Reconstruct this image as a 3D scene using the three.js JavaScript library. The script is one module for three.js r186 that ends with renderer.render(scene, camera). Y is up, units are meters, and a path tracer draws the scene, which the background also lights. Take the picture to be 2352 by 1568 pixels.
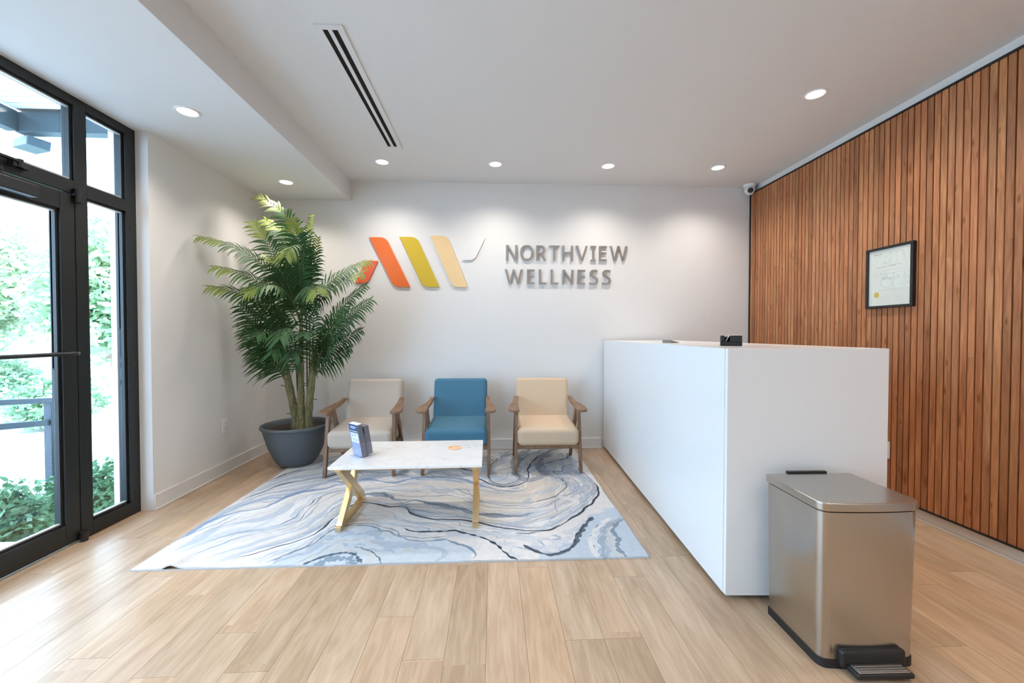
import * as THREE from 'three';
import { RoundedBoxGeometry } from 'three/addons/geometries/RoundedBoxGeometry.js';
import { mergeGeometries } from 'three/addons/utils/BufferGeometryUtils.js';
import { FontLoader } from 'three/addons/loaders/FontLoader.js';
import { TextGeometry } from 'three/addons/geometries/TextGeometry.js';
import { createNoise2D } from 'simplex-noise';

// ---------------------------------------------------------------- camera, sky, sun, exposure
const scene = new THREE.Scene();
const camera = new THREE.PerspectiveCamera(2 * Math.atan(784 / 930) * 180 / Math.PI, 2352 / 1568, 0.02, 200);
const YAW = Math.atan(43 / 930), PITCH = Math.atan(17 / 931);
camera.position.set(0, 1.18, 0);
camera.lookAt(Math.sin(YAW) * Math.cos(PITCH), 1.18 - Math.sin(PITCH), -Math.cos(YAW) * Math.cos(PITCH));
const renderer = new THREE.WebGLRenderer({ antialias: true });
renderer.toneMapping = THREE.LinearToneMapping;
renderer.toneMappingExposure = 0.97;
renderer.shadowMap.enabled = true;
scene.background = new THREE.Color().setRGB(0.49, 0.715, 1.0);
scene.backgroundIntensity = 11.5;
const sun = new THREE.DirectionalLight(new THREE.Color().setRGB(1, 0.97, 0.93), 8);
sun.position.set(9, 14, 3); sun.target.position.set(-6, 0, -4);
sun.castShadow = true; sun.shadow.mapSize.set(2048, 2048);
Object.assign(sun.shadow.camera, { left: -30, right: 30, top: 30, bottom: -30, near: 1, far: 80 });
scene.add(sun, sun.target);
const LAMP_COLOR = new THREE.Color().setRGB(1, 0.92, 0.83), LAMP_POWER = 3.9;

// ---------------------------------------------------------------- helpers
function rng(seed) { let a = seed >>> 0; return () => { a = (a + 0x6D2B79F5) | 0; let t = Math.imul(a ^ (a >>> 15), 1 | a); t = (t + Math.imul(t ^ (t >>> 7), 61 | t)) ^ t; return ((t ^ (t >>> 14)) >>> 0) / 4294967296; }; }
const R0 = rng(11);
const lin = (r, g, b) => new THREE.Color().setRGB(r, g, b);
const std = (c, rough = 0.6, more = {}) => new THREE.MeshStandardMaterial({ color: c, roughness: rough, ...more });
const phys = (c, rough = 0.6, more = {}) => new THREE.MeshPhysicalMaterial({ color: c, roughness: rough, ...more });
const taken = {};
function numbered(name) { const n = taken[name] = (taken[name] ?? -1) + 1; return n ? name + '_' + String(n).padStart(3, '0') : name; }
function thing(name, label, category, pos = [0, 0, 0], turn = 0, group) {
  const o = new THREE.Group(); o.name = numbered(name); o.position.set(...pos); o.rotation.y = turn;
  o.userData = { label, category }; if (group) o.userData.group = group; scene.add(o); return o;
}
function structure(name, label, category) { const o = new THREE.Group(); o.name = name; o.userData = { label, category, kind: 'structure' }; scene.add(o); return o; }
function part(name, geo, mat, parent) {
  const g = Array.isArray(geo) ? (geo.length > 1 ? mergeGeometries(geo.map((q) => q.index ? q.toNonIndexed() : q)) : geo[0]) : geo;
  const m = new THREE.Mesh(g, mat); m.name = name; m.castShadow = m.receiveShadow = true; parent.add(m); return m;
}
function whole(name, geo, mat, label, category, group) { const m = part(numbered(name), geo, mat, scene); m.userData = { label, category }; if (group) m.userData.group = group; return m; }
function struct(name, geo, mat, label, category) { const m = part(name, geo, mat, scene); m.userData = { label, category, kind: 'structure' }; return m; }
// box from min to max with uv in metres
function bx(x0, x1, y0, y1, z0, z1, ou = 0, ov = 0) {
  const g = new THREE.BoxGeometry(x1 - x0, y1 - y0, z1 - z0); g.translate((x0 + x1) / 2, (y0 + y1) / 2, (z0 + z1) / 2); return metres(g, ou, ov);
}
function metres(g, ou = 0, ov = 0) {
  const p = g.attributes.position, n = g.attributes.normal, uv = g.attributes.uv;
  for (let i = 0; i < p.count; i++) {
    const ax = Math.abs(n.getX(i)), ay = Math.abs(n.getY(i)), az = Math.abs(n.getZ(i));
    if (ay >= ax && ay >= az) uv.setXY(i, p.getX(i) + ou, p.getZ(i) + ov);
    else if (ax >= az) uv.setXY(i, p.getZ(i) + ou, p.getY(i) + ov);
    else uv.setXY(i, p.getX(i) + ou, p.getY(i) + ov);
  }
  return g;
}
function rbx(x0, x1, y0, y1, z0, z1, r = 0.004, seg = 2) {
  const g = new RoundedBoxGeometry(x1 - x0, y1 - y0, z1 - z0, seg, r); g.translate((x0 + x1) / 2, (y0 + y1) / 2, (z0 + z1) / 2); return metres(g);
}
// bar between two points, rectangular section w (along side) x t
function bar(a, b, w, t, side = [1, 0, 0], w2 = w, t2 = t) {
  const A = new THREE.Vector3(...a), B = new THREE.Vector3(...b), d = B.clone().sub(A), L = d.length(); d.normalize();
  const s = new THREE.Vector3(...side); s.addScaledVector(d, -s.dot(d)).normalize(); const n = new THREE.Vector3().crossVectors(s, d);
  const g = new RoundedBoxGeometry(1, 1, 1, 1, 0.06), p = g.attributes.position, v = new THREE.Vector3();
  for (let i = 0; i < p.count; i++) {
    const k = p.getY(i) + 0.5, ww = w + (w2 - w) * k, tt = t + (t2 - t) * k;
    v.copy(A).addScaledVector(d, k * L).addScaledVector(s, p.getX(i) * ww).addScaledVector(n, p.getZ(i) * tt); p.setXYZ(i, v.x, v.y, v.z);
  }
  g.computeVertexNormals(); return metres(g);
}
// a slanted bar whose foot is cut level with the ground at y = 0
function footed(g) { const p = g.attributes.position; for (let i = 0; i < p.count; i++) if (p.getY(i) < 0) p.setY(i, 0); g.computeVertexNormals(); return g; }
function tube(pts, r, seg = 24, rad = 8) { return new THREE.TubeGeometry(new THREE.CatmullRomCurve3(pts.map((q) => new THREE.Vector3(...q))), seg, r, rad, false); }
function cyl(r, h, x, y, z, axis = 'y', seg = 24, r2 = r) { const g = new THREE.CylinderGeometry(r2, r, h, seg); if (axis === 'x') g.rotateZ(Math.PI / 2); if (axis === 'z') g.rotateX(Math.PI / 2); g.translate(x, y, z); return g; }
function dataTex(w, h, fn, srgb = true) {
  const d = new Uint8Array(w * h * 4);
  for (let j = 0; j < h; j++) for (let i = 0; i < w; i++) { const c = fn(i, j), k = (j * w + i) * 4; d[k] = Math.max(0, Math.min(255, c[0])); d[k + 1] = Math.max(0, Math.min(255, c[1])); d[k + 2] = Math.max(0, Math.min(255, c[2])); d[k + 3] = 255; }
  const t = new THREE.DataTexture(d, w, h); t.wrapS = t.wrapT = THREE.RepeatWrapping; t.magFilter = THREE.LinearFilter; t.minFilter = THREE.LinearMipmapLinearFilter; t.generateMipmaps = true;
  if (srgb) t.colorSpace = THREE.SRGBColorSpace; t.needsUpdate = true; return t;
}
const canvasOf = (w, h) => { const c = document.createElement('canvas'); c.width = w; c.height = h; return c; };
const N1 = createNoise2D(rng(3)), N2 = createNoise2D(rng(4)), N3 = createNoise2D(rng(5));
const fbm = (x, y) => N1(x, y) * 0.55 + N2(x * 2.1, y * 2.1) * 0.28 + N3(x * 4.3, y * 4.3) * 0.17;

// ---------------------------------------------------------------- materials
const paintBump = dataTex(256, 256, (i, j) => { const v = 128 + 60 * N1(i / 5, j / 5) + 40 * N2(i / 2.2, j / 2.2); return [v, v, v]; }, false); paintBump.repeat.set(8, 8);
const M = {};
M.wall = std(lin(0.78, 0.765, 0.745), 0.75, { bumpMap: paintBump, bumpScale: 0.0002 });
M.ceiling = std(lin(0.74, 0.735, 0.725), 0.9);
M.trimWhite = std(lin(0.77, 0.755, 0.735), 0.5);
M.whitePlastic = std(lin(0.8, 0.8, 0.79), 0.4);
M.frame = std(lin(0.018, 0.021, 0.022), 0.38, { metalness: 0.2 });
M.frameSeam = std(lin(0.006, 0.006, 0.007), 0.7);
M.beadGlint = std(lin(0.62, 0.64, 0.66), 0.3, { metalness: 0.4 });  // pale tone stands in for bright reflections along the glazing edges
M.steelDark = std(lin(0.05, 0.052, 0.055), 0.35, { metalness: 0.6 });
M.glass = phys(lin(0.97, 0.99, 0.985), 0.0, { transmission: 1, thickness: 0, ior: 1.5 });
M.black = std(lin(0.012, 0.012, 0.013), 0.45);
M.blackGloss = std(lin(0.01, 0.01, 0.011), 0.12);
M.blackMatte = std(lin(0.006, 0.006, 0.006), 0.95);
M.laminate = phys(lin(0.80, 0.80, 0.79), 0.32, { clearcoat: 0.25, clearcoatRoughness: 0.12 });
M.steel = phys(lin(0.50, 0.475, 0.435), 0.24, { metalness: 1, anisotropy: 0.55, bumpMap: dataTex(64, 512, (i, j) => { const v = 128 + 70 * N1(i / 40, j * 0.9); return [v, v, v]; }, false), bumpScale: 0.00003 });
M.gold = std(lin(0.76, 0.56, 0.31), 0.32, { metalness: 0.9 });
M.chromeLetter = std(lin(0.64, 0.63, 0.62), 0.3, { metalness: 1 });
// pale oak boards
const oak = dataTex(512, 1024, (i, j) => {
  const x = i / 512 * 0.6, y = j / 1024 * 1.4;
  const w = fbm(x * 9, y * 1.1) * 0.6, rings = Math.sin((x * 26 + w * 7 + N2(x * 3, y * 0.6) * 4) * 2.2);
  const fine = N1(x * 260, y * 7) * 0.5 + N3(x * 520, y * 16) * 0.5, pale = Math.max(0, fbm(x * 16 + 9, y * 1.6 + 4));
  const v = rings * 5 + fine * 7 + fbm(x * 5, y * 1.3) * 12 + pale * 16;
  return [190 + v, 163 + v * 1.04, 136 + v * 1.08];
});
oak.repeat.set(1 / 0.6, 1 / 1.4);
const oakTints = [[1, 1, 1], [0.92, 0.90, 0.87], [1.0, 0.97, 0.93], [0.86, 0.84, 0.80], [0.96, 0.96, 0.95], [1.0, 0.95, 0.88]];
M.oak = oakTints.map((t) => std(lin(...t), 0.34, { map: oak }));
// walnut brown slats with knots
const kr = rng(77), knots = Array.from({ length: 16 }, () => [kr() * 0.5, kr() * 2, 0.006 + kr() * 0.01]);
const teak = dataTex(512, 2048, (i, j) => {
  const x = i / 512 * 0.5, y = j / 2048 * 2;
  let bend = 0, dark = 0;
  for (const [kx, ky, r] of knots) { const dx = x - kx, dy = (y - ky) * 0.3, q = Math.hypot(dx, dy) / r; if (q < 4) { bend += Math.exp(-q * q * 0.6) * 3; dark += Math.exp(-q * q * 2.2); } }
  const fine = N1(x * 300, y * 5) * 0.6 + N3(x * 620, y * 11) * 0.4, rings = Math.sin((x * 120 + fbm(x * 7, y * 0.9) * 6 + bend) * 2);
  const patch = fbm(x * 11 + 3, y * 1.3 + 8);
  const v = rings * 7 + fine * 13 + patch * 24 - dark * 42;
  return [182 + v * 1.05, 124 + v * 0.95, 84 + v * 0.75 - dark * 12];
});
teak.repeat.set(1 / 0.5, 1 / 2);
M.teak = [[1, 1, 1], [0.82, 0.78, 0.74], [1.0, 0.93, 0.86], [0.72, 0.68, 0.64], [1.0, 1.0, 0.92], [0.88, 0.80, 0.73], [0.94, 0.97, 0.96]].map((t) => std(lin(...t), 0.5, { map: teak }));
// brown wood of the chairs
const walnut = dataTex(256, 512, (i, j) => { const x = i / 256 * 0.3, y = j / 512 * 0.6, v = N1(x * 160, y * 8) * 14 + fbm(x * 14, y * 4) * 16; return [134 + v, 104 + v, 80 + v * 0.9]; });
walnut.repeat.set(1 / 0.3, 1 / 0.6);
M.walnut = std(lin(0.9, 0.88, 0.86), 0.5, { map: walnut });
const weave = dataTex(128, 128, (i, j) => { const v = 128 + 70 * Math.sin(i / 128 * Math.PI * 32) * Math.sin(j / 128 * Math.PI * 32) + 30 * N1(i / 3, j / 3); return [v, v, v]; }, false); weave.repeat.set(18, 18);
const cloth = (c) => phys(c, 0.95, { bumpMap: weave, bumpScale: 0.0006, sheen: 0.3, sheenRoughness: 0.6, sheenColor: lin(0.6, 0.6, 0.6) });

// ---------------------------------------------------------------- room shell
const ZB = -4.142, ZF = 2.6, XL = -2.27, XG = -2.35, XR = 2.71, HC = 2.708, HS = 2.513, XS = -1.418;
struct('wall_back', bx(-2.7, 2.95, -0.15, 3.0, ZB - 0.2, ZB), M.wall, 'off white painted wall behind the chairs', 'wall');
struct('wall_left', bx(-2.52, XL, -0.15, 3.0, ZB, -2.795), M.wall, 'off white painted side wall beside the palm', 'wall');
struct('wall_right', bx(XR, XR + 0.2, -0.15, 3.0, ZB, ZF), M.wall, 'painted wall behind the wooden slats', 'wall');
struct('wall_front', bx(-2.7, 2.95, -0.15, 3.0, ZF, ZF + 0.2), M.wall, 'painted wall closing the room behind the camera', 'wall');
struct('wall_glazing', bx(-2.52, XL, -0.15, 3.0, 1.07, ZF), M.wall, 'painted wall after the glazed front', 'wall');
struct('ceiling', bx(XS, XR, HC, HC + 0.3, ZB, ZF), M.ceiling, 'white painted ceiling with downlights', 'ceiling');
struct('soffit', bx(-2.52, XS, HS, HC + 0.3, ZB, ZF), M.ceiling, 'lowered white ceiling along the glazed front', 'soffit');
struct('roof', bx(-2.7, 2.95, 3.01, 3.25, ZB - 0.2, ZF + 0.2), std(lin(0.3, 0.3, 0.3), 0.9), 'flat roof above the room', 'roof');
// baseboards with a thin shoe
const base = (name, a, b, label) => { const o = structure(name, label, 'baseboard'); part('board', a, M.trimWhite, o); part('shoe', b, M.trimWhite, o); };
base('baseboard_back', rbx(XL + 0.013, 1.12, 0, 0.105, ZB, ZB + 0.012, 0.003, 1), rbx(XL + 0.013, 1.12, 0, 0.014, ZB + 0.012, ZB + 0.02, 0.003, 1), 'white baseboard behind the chairs');
base('baseboard_left', rbx(XL, XL + 0.012, 0, 0.105, ZB, -2.795, 0.003, 1), rbx(XL + 0.012, XL + 0.02, 0, 0.014, ZB + 0.02, -2.795, 0.003, 1), 'white baseboard beside the palm pot');
base('baseboard_right', rbx(XR - 0.012, XR, 0, 0.078, ZB + 0.02, ZF, 0.003, 1), rbx(XR - 0.02, XR - 0.012, 0, 0.014, ZB + 0.02, ZF, 0.003, 1), 'white baseboard under the wooden slats');
// floor: slab and boards
{
  const f = structure('floor', 'pale oak plank floor', 'floor'), r = rng(21), W = 0.152, L = 1.22;
  part('slab', bx(-2.6, 2.9, -0.16, -0.012, ZB - 0.05, ZF + 0.05), std(lin(0.25, 0.18, 0.12), 0.9), f);
  let k = 0;
  for (let x = -2.46; x < XR; x += W) {
    let z = ZB - r() * L;
    while (z < ZF) {
      const z0 = Math.max(z, ZB), z1 = Math.min(z + L, ZF); z += L;
      if (z1 - z0 < 0.05) continue;
      const x1 = Math.min(x + W, XR);
      part(k++ ? 'plank_' + String(k - 1).padStart(3, '0') : 'plank', bx(x + 0.0005, x1 - 0.0005, -0.012, 0, z0 + 0.0006, z1 - 0.0006, r() * 5, r() * 7), M.oak[Math.floor(r() * 6)], f);
    }
  }
}
// ---------------------------------------------------------------- glazed front: door, sidelights, transom
const GX = -2.385;                                      // plane of the glass
function pane(parent, z0, z1, y0, y1) {                 // one pane, with pale strips painting the reflected light lines at top and bottom
  part('pane', bx(GX - 0.004, GX + 0.004, y0, y1, z0, z1), M.glass, parent);
  part('bead_glint', [bx(GX + 0.005, GX + 0.02, y0, y0 + 0.007, z0, z1), bx(GX + 0.005, GX + 0.02, y1 - 0.007, y1, z0, z1)], M.beadGlint, parent);
}
function frameBar(parent, name, z0, z1, y0, y1) {       // a hollow section, a stepped stop on each side
  part(name, rbx(-2.42, XG, y0, y1, z0, z1, 0.003, 1), M.frame, parent);
}
{
  const w = structure('window_1', 'narrow dark framed sidelight and transom between door and white wall', 'window');
  frameBar(w, 'jamb', -2.795, -2.72, 0, HS); frameBar(w, 'mullion', -2.472, -2.404, 0, HS);
  frameBar(w, 'transom_bar', -2.72, -2.472, 1.965, 2.04); frameBar(w, 'head', -2.72, -2.472, 2.462, HS); frameBar(w, 'sill', -2.72, -2.472, 0, 0.085);
  part('stop', [bx(-2.40, GX + 0.022, 0.085, 1.965, -2.72, -2.705), bx(-2.40, GX + 0.022, 2.04, 2.462, -2.72, -2.705), bx(-2.40, GX + 0.022, 0.085, 1.965, -2.487, -2.472), bx(-2.40, GX + 0.022, 2.04, 2.462, -2.487, -2.472)], M.frame, w);
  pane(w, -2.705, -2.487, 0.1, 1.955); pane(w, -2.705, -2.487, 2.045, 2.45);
  part('stop_rail', [bx(-2.40, GX + 0.022, 0.085, 0.1, -2.72, -2.472), bx(-2.40, GX + 0.022, 1.955, 1.965, -2.72, -2.472), bx(-2.40, GX + 0.022, 2.04, 2.045, -2.72, -2.472), bx(-2.40, GX + 0.022, 2.45, 2.462, -2.72, -2.472)], M.frame, w);
  for (const y of [0.14, 0.98, 1.87, 2.36]) part('screw_cover', cyl(0.009, 0.004, XG + 0.002, y, -2.757, 'x', 16), M.steelDark, w);
}
{
  const w = structure('window_2', 'dark framed transom window above the glass door', 'window');
  frameBar(w, 'transom_bar', -2.404, -1.40, 1.965, 2.04); frameBar(w, 'head', -2.404, -1.40, 2.462, HS);
  part('stop', [bx(-2.40, GX + 0.022, 2.04, 2.462, -2.404, -2.389), bx(-2.40, GX + 0.022, 2.45, 2.462, -2.389, -1.40)], M.frame, w);
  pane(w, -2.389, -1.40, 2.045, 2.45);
}
{
  const d = structure('door_1', 'dark metal framed glass entrance door with push bar', 'door');
  part('hinge_stile', rbx(-2.396, XG, 0.012, 1.958, -2.400, -2.322, 0.003, 1), M.frame, d);
  part('lock_stile', rbx(-2.396, XG, 0.012, 1.958, -1.484, -1.405, 0.003, 1), M.frame, d);
  part('top_rail', rbx(-2.396, XG, 1.862, 1.958, -2.322, -1.484, 0.003, 1), M.frame, d);
  part('bottom_rail', rbx(-2.396, XG, 0.012, 0.125, -2.322, -1.484, 0.003, 1), M.frame, d);
  part('stop', [bx(-2.394, GX + 0.022, 0.125, 1.862, -2.322, -2.307), bx(-2.394, GX + 0.022, 0.125, 0.137, -2.307, -1.484), bx(-2.394, GX + 0.022, 1.85, 1.862, -2.307, -1.484)], M.frame, d);
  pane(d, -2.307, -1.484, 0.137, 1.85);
  const pb = part('push_bar', tube([[-2.35, 1.072, -2.365], [-2.29, 1.073, -2.34], [-2.283, 1.073, -2.25], [-2.283, 1.073, -1.6], [-2.35, 1.073, -1.44]], 0.011, 48, 10), M.steelDark, d);
  part('pivot', [cyl(0.02, 0.055, -2.338, 0.03, -2.402, 'y', 16)], M.black, d);
  part('pivot', [cyl(0.018, 0.075, -2.335, 1.955, -2.402, 'y', 16)], M.black, d);
  const cl = part('door_closer', rbx(-2.35, -2.29, 1.868, 1.93, -2.17, -1.85, 0.006, 2), M.steelDark, d);
  part('closer_arm', [bar([-2.315, 1.945, -2.02], [-2.25, 2.0, -1.88], 0.03, 0.012, [0, 0, 1]), bar([-2.25, 2.0, -1.88], [-2.335, 2.03, -2.125], 0.025, 0.01, [1, 0, 0]), cyl(0.014, 0.04, -2.33, 2.02, -2.12), cyl(0.014, 0.05, -2.315, 1.945, -2.02), bx(-2.35, -2.325, 2.0, 2.03, -2.16, -2.09)], M.steelDark, cl);
}
{
  const w = structure('window_3', 'dark framed glazing beyond the entrance door', 'window');
  for (const [a, b] of [[-1.40, -1.33], [-0.55, -0.48], [0.27, 0.34], [1.0, 1.07]]) frameBar(w, 'mullion', a, b, 0, HS);
  for (const [a, b] of [[-1.33, -0.55], [-0.48, 0.27], [0.34, 1.0]]) {
    frameBar(w, 'transom_bar', a, b, 1.965, 2.04); frameBar(w, 'head', a, b, 2.462, HS); frameBar(w, 'sill', a, b, 0, 0.085);
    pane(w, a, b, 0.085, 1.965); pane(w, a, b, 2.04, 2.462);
  }
}
// ---------------------------------------------------------------- slat panel on the side wall
{
  const p = structure('wall_panel', 'wall of narrow reddish brown wooden slats with black edging', 'wall panel'), r = rng(5);
  const y0 = 0.09, y1 = 2.628, z0 = ZB + 0.022, n = 106, pitch = 0.039, zEnd = z0 + n * pitch;
  part('backing', bx(XR - 0.008, XR - 0.0005, 0.08, 2.64, z0 - 0.014, zEnd + 0.01), std(lin(0.028, 0.013, 0.007), 0.9), p);
  part('edge_trim', [bx(XR - 0.036, XR - 0.008, 2.628, 2.642, z0 - 0.014, zEnd + 0.01), bx(XR - 0.036, XR - 0.008, 0.079, 0.09, z0 - 0.014, zEnd + 0.01), bx(XR - 0.036, XR - 0.008, 0.09, 2.628, z0 - 0.014, z0)], M.black, p);
  for (let i = 0; i < n; i++) {
    const a = z0 + i * pitch + 0.0035, d = (r() - 0.5) * 0.002;
    const g = new THREE.BoxGeometry(0.022, y1 - y0, pitch - 0.007);
    g.translate(XR - 0.019 + d, (y0 + y1) / 2, a + (pitch - 0.007) / 2);
    part(i ? 'slat_' + String(i).padStart(3, '0') : 'slat', metres(g, r() * 3 - a, r() * 3), M.teak[Math.floor(r() * 7)], p);
  }
}
// ---------------------------------------------------------------- ceiling fittings
function downlight(x, y, z, label) {
  const o = thing('downlight', label, 'downlight', [x, y, z], 0, 'round recessed downlights');
  part('trim_ring', new THREE.LatheGeometry([[0.051, -0.001], [0.052, -0.004], [0.058, -0.006], [0.064, -0.004], [0.0655, 0]].map((p) => new THREE.Vector2(...p)), 40), M.whitePlastic, o);
  part('lens', cyl(0.051, 0.0015, 0, -0.0012, 0, 'y', 40), std(lin(0.9, 0.9, 0.88), 0.5, { emissive: lin(1, 0.96, 0.9), emissiveIntensity: 5 }), o);
  const s = new THREE.SpotLight(LAMP_COLOR, LAMP_POWER, 0, 1.22, 1, 2); s.position.set(0, -0.012, 0); s.target.position.set(0, -1, 0); s.castShadow = true; s.shadow.radius = 2.4; s.name = 'lamp_light';
  o.add(s, s.target);
}
downlight(-1.831, HS, -2.539, 'round downlight in the lowered ceiling near the window');
downlight(-1.815, HS, -3.666, 'round downlight in the lowered ceiling above the palm');
downlight(-0.984, HC, -3.672, 'round ceiling downlight nearest the slot vent');
downlight(0.021, HC, -3.672, 'round ceiling downlight above the blue chair, second from the vent');
downlight(1.045, HC, -3.668, 'round ceiling downlight above the end of the lettering');
downlight(2.062, HC, -3.655, 'round ceiling downlight in the back row nearest the slatted wall');
downlight(2.051, HC, -2.515, 'largest round ceiling downlight above the white counter');
for (const [x, z, where] of [[2.05, -1.35, 'above the steel bin'], [2.05, -0.2, 'beside the slatted wall, level with the camera'], [1.04, 0.4, 'just behind the camera to its right'], [0.02, 0.4, 'straight above and behind the camera'], [-0.98, 0.4, 'just behind the camera to its left'], [2.05, 1.3, 'far behind the camera by the slatted wall'], [0.5, 1.6, 'far behind the camera in mid room']]) downlight(x, HC, z, 'unseen ceiling downlight added for fill ' + where);  // unseen lamps added as fill light from outside the view
for (const [z, where] of [[-1.4, 'facing the glass door'], [-0.2, 'level with the camera'], [1.0, 'behind the camera']]) downlight(-1.83, HS, z, 'unseen fill downlight added in the lowered ceiling ' + where);  // more added fill lamps, all out of view
{
  const v = thing('slot_vent', 'long white ceiling vent with two dark slots', 'air vent', [0, HC, 0]);
  const z0 = -3.362, z1 = -2.092, y0 = -0.008, y1 = -0.0005;
  part('flange', [bx(-0.884, -0.853, y0, y1, z0 - 0.03, z1 + 0.03), bx(-0.777, -0.745, y0, y1, z0 - 0.03, z1 + 0.03), bx(-0.853, -0.777, y0, y1, z0 - 0.03, z0), bx(-0.853, -0.777, y0, y1, z1, z1 + 0.03)], M.ceiling, v);
  part('divider', bx(-0.826, -0.806, y0, y1, z0, z1), M.ceiling, v);
  for (const [a, b] of [[-0.853, -0.826], [-0.806, -0.777]]) part('slot', bx(a, b, -0.002, y1, z0, z1), M.blackMatte, v);
}
{
  const c = thing('security_camera', 'small white turret security camera in the ceiling corner', 'camera', [2.625, HC, -4.06]);
  part('mount', cyl(0.055, 0.03, 0, -0.0155, 0, 'y', 32, 0.058), M.whitePlastic, c);
  part('housing', new THREE.SphereGeometry(0.05, 32, 20).translate(0, -0.055, 0), M.whitePlastic, c);
  const e = new THREE.Group(); const dir = new THREE.Vector3(-0.45, -0.35, 1).normalize();
  const eye = new THREE.CylinderGeometry(0.032, 0.036, 0.03, 24); eye.rotateX(Math.PI / 2); eye.lookAt(dir); eye.translate(dir.x * 0.043, -0.055 + dir.y * 0.043, dir.z * 0.043);
  const ring = part('eyeball', eye, M.whitePlastic, c);
  const lens = new THREE.CylinderGeometry(0.026, 0.026, 0.006, 24); lens.rotateX(Math.PI / 2); lens.lookAt(dir); lens.translate(dir.x * 0.059, -0.055 + dir.y * 0.059, dir.z * 0.059);
  part('lens', lens, M.blackGloss, ring);
}
// ---------------------------------------------------------------- wall sign
{
  const s = thing('logo_sign', 'raised wall logo of slanted orange, yellow, cream and white bars', 'logo', [0, 0, ZB]);
  const bars = [
    ['orange bar', [[-1.239, 2.147], [-1.076, 2.147], [-0.836, 1.654], [-0.996, 1.654]], std(lin(0.83, 0.17, 0.025), 0.35)],
    ['mustard yellow bar', [[-0.938, 2.154], [-0.769, 2.154], [-0.544, 1.655], [-0.706, 1.655]], std(lin(0.64, 0.45, 0.03), 0.35)],
    ['cream bar', [[-0.630, 2.168], [-0.464, 2.168], [-0.264, 1.657], [-0.409, 1.657]], std(lin(0.86, 0.62, 0.33), 0.35)],
    ['short white bar', [[-0.202, 2.15], [-0.083, 2.15], [-0.189, 1.93], [-0.307, 1.93]], std(lin(0.8, 0.785, 0.765), 0.35)],
    ['short red orange bar', [[-1.275, 1.912], [-1.154, 1.912], [-1.255, 1.69], [-1.379, 1.69]], std(lin(0.82, 0.12, 0.025), 0.35)]];
  for (const [label, [tl, tr, br, bl], m] of bars) {
    const lean = tl[0] < bl[0], sh = new THREE.Shape(), mix = (a, b, d) => { const l = Math.hypot(b[0] - a[0], b[1] - a[1]), k = Math.min(0.45, d / l); return [a[0] + (b[0] - a[0]) * k, a[1] + (b[1] - a[1]) * k]; };
    const pts = lean ? [[tl, 0.004], [tr, 0.06], [br, 0.004], [bl, 0.06]] : [[tl, 0.05], [tr, 0.004], [br, 0.05], [bl, 0.004]];
    pts.forEach(([p, rr], i) => { const prev = pts[(i + 3) % 4][0], next = pts[(i + 1) % 4][0], a = mix(p, prev, rr), b = mix(p, next, rr); i ? sh.lineTo(...a) : sh.moveTo(...a); sh.quadraticCurveTo(p[0], p[1], b[0], b[1]); });
    sh.closePath();
    const o = part('bar', new THREE.ExtrudeGeometry(sh, { depth: 0.014, bevelEnabled: true, bevelSize: 0.0015, bevelThickness: 0.0015, bevelSegments: 1, curveSegments: 8 }).translate(0, 0, 0.002), m, s); o.userData.label = label;
  }
}
const font = await new FontLoader().loadAsync('fonts/droid/droid_sans_regular.typeface.json');
{
  const s = thing('wall_lettering', 'raised brushed metal letters reading NORTHVIEW WELLNESS', 'lettering', [0, 0, ZB]);
  for (const [text, x0, x1, yb, cap] of [['NORTHVIEW', 0.129, 1.377, 1.931, 0.152], ['WELLNESS', 0.118, 1.206, 1.690, 0.148]]) {
    const geos = [...text].map((c) => { const g = new TextGeometry(c, { font, size: 1, depth: 0.1, curveSegments: 8, bevelEnabled: false }); g.computeBoundingBox(); return g; });
    const E = geos[0].boundingBox.max.y, sz = cap / E, widths = geos.map((g) => (g.boundingBox.max.x - g.boundingBox.min.x) * sz), gap = (x1 - x0 - widths.reduce((a, b) => a + b, 0)) / (text.length - 1);
    let x = x0;
    geos.forEach((_, i) => {
      const g = new TextGeometry(text[i], { font, size: sz, depth: 0.018, curveSegments: 8, bevelEnabled: true, bevelSize: 0.001, bevelThickness: 0.0015, bevelSegments: 1 }); g.computeBoundingBox();
      g.translate(x - g.boundingBox.min.x, yb, 0.003); x += widths[i] + gap; part('letter', g, M.chromeLetter, s);
    });
  }
}
// ---------------------------------------------------------------- sockets and certificate
function socket(label, pos, turn) {
  const o = thing('wall_socket', label, 'socket', pos, turn);
  part('plate', rbx(-0.036, 0.036, -0.058, 0.058, 0, 0.006, 0.003, 2), M.whitePlastic, o);
  for (const y of [-0.024, 0.024]) {
    const q = part('outlet', rbx(-0.017, 0.017, y - 0.017, y + 0.017, 0.006, 0.0085, 0.002, 1), M.whitePlastic, o);
    part('slot', [bx(-0.008, -0.0055, y - 0.003, y + 0.007, 0.0085, 0.0088), bx(0.0055, 0.008, y - 0.003, y + 0.007, 0.0085, 0.0088), cyl(0.0025, 0.0004, 0, y - 0.009, 0.0086, 'z', 10)], M.black, q);
  }
}
socket('white wall socket low on the white wall beside the palm', [XL, 0.405, -3.52], Math.PI / 2);
socket('white wall socket low on the slatted wall behind the counter', [XR - 0.033, 0.395, -2.635], -Math.PI / 2);
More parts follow.
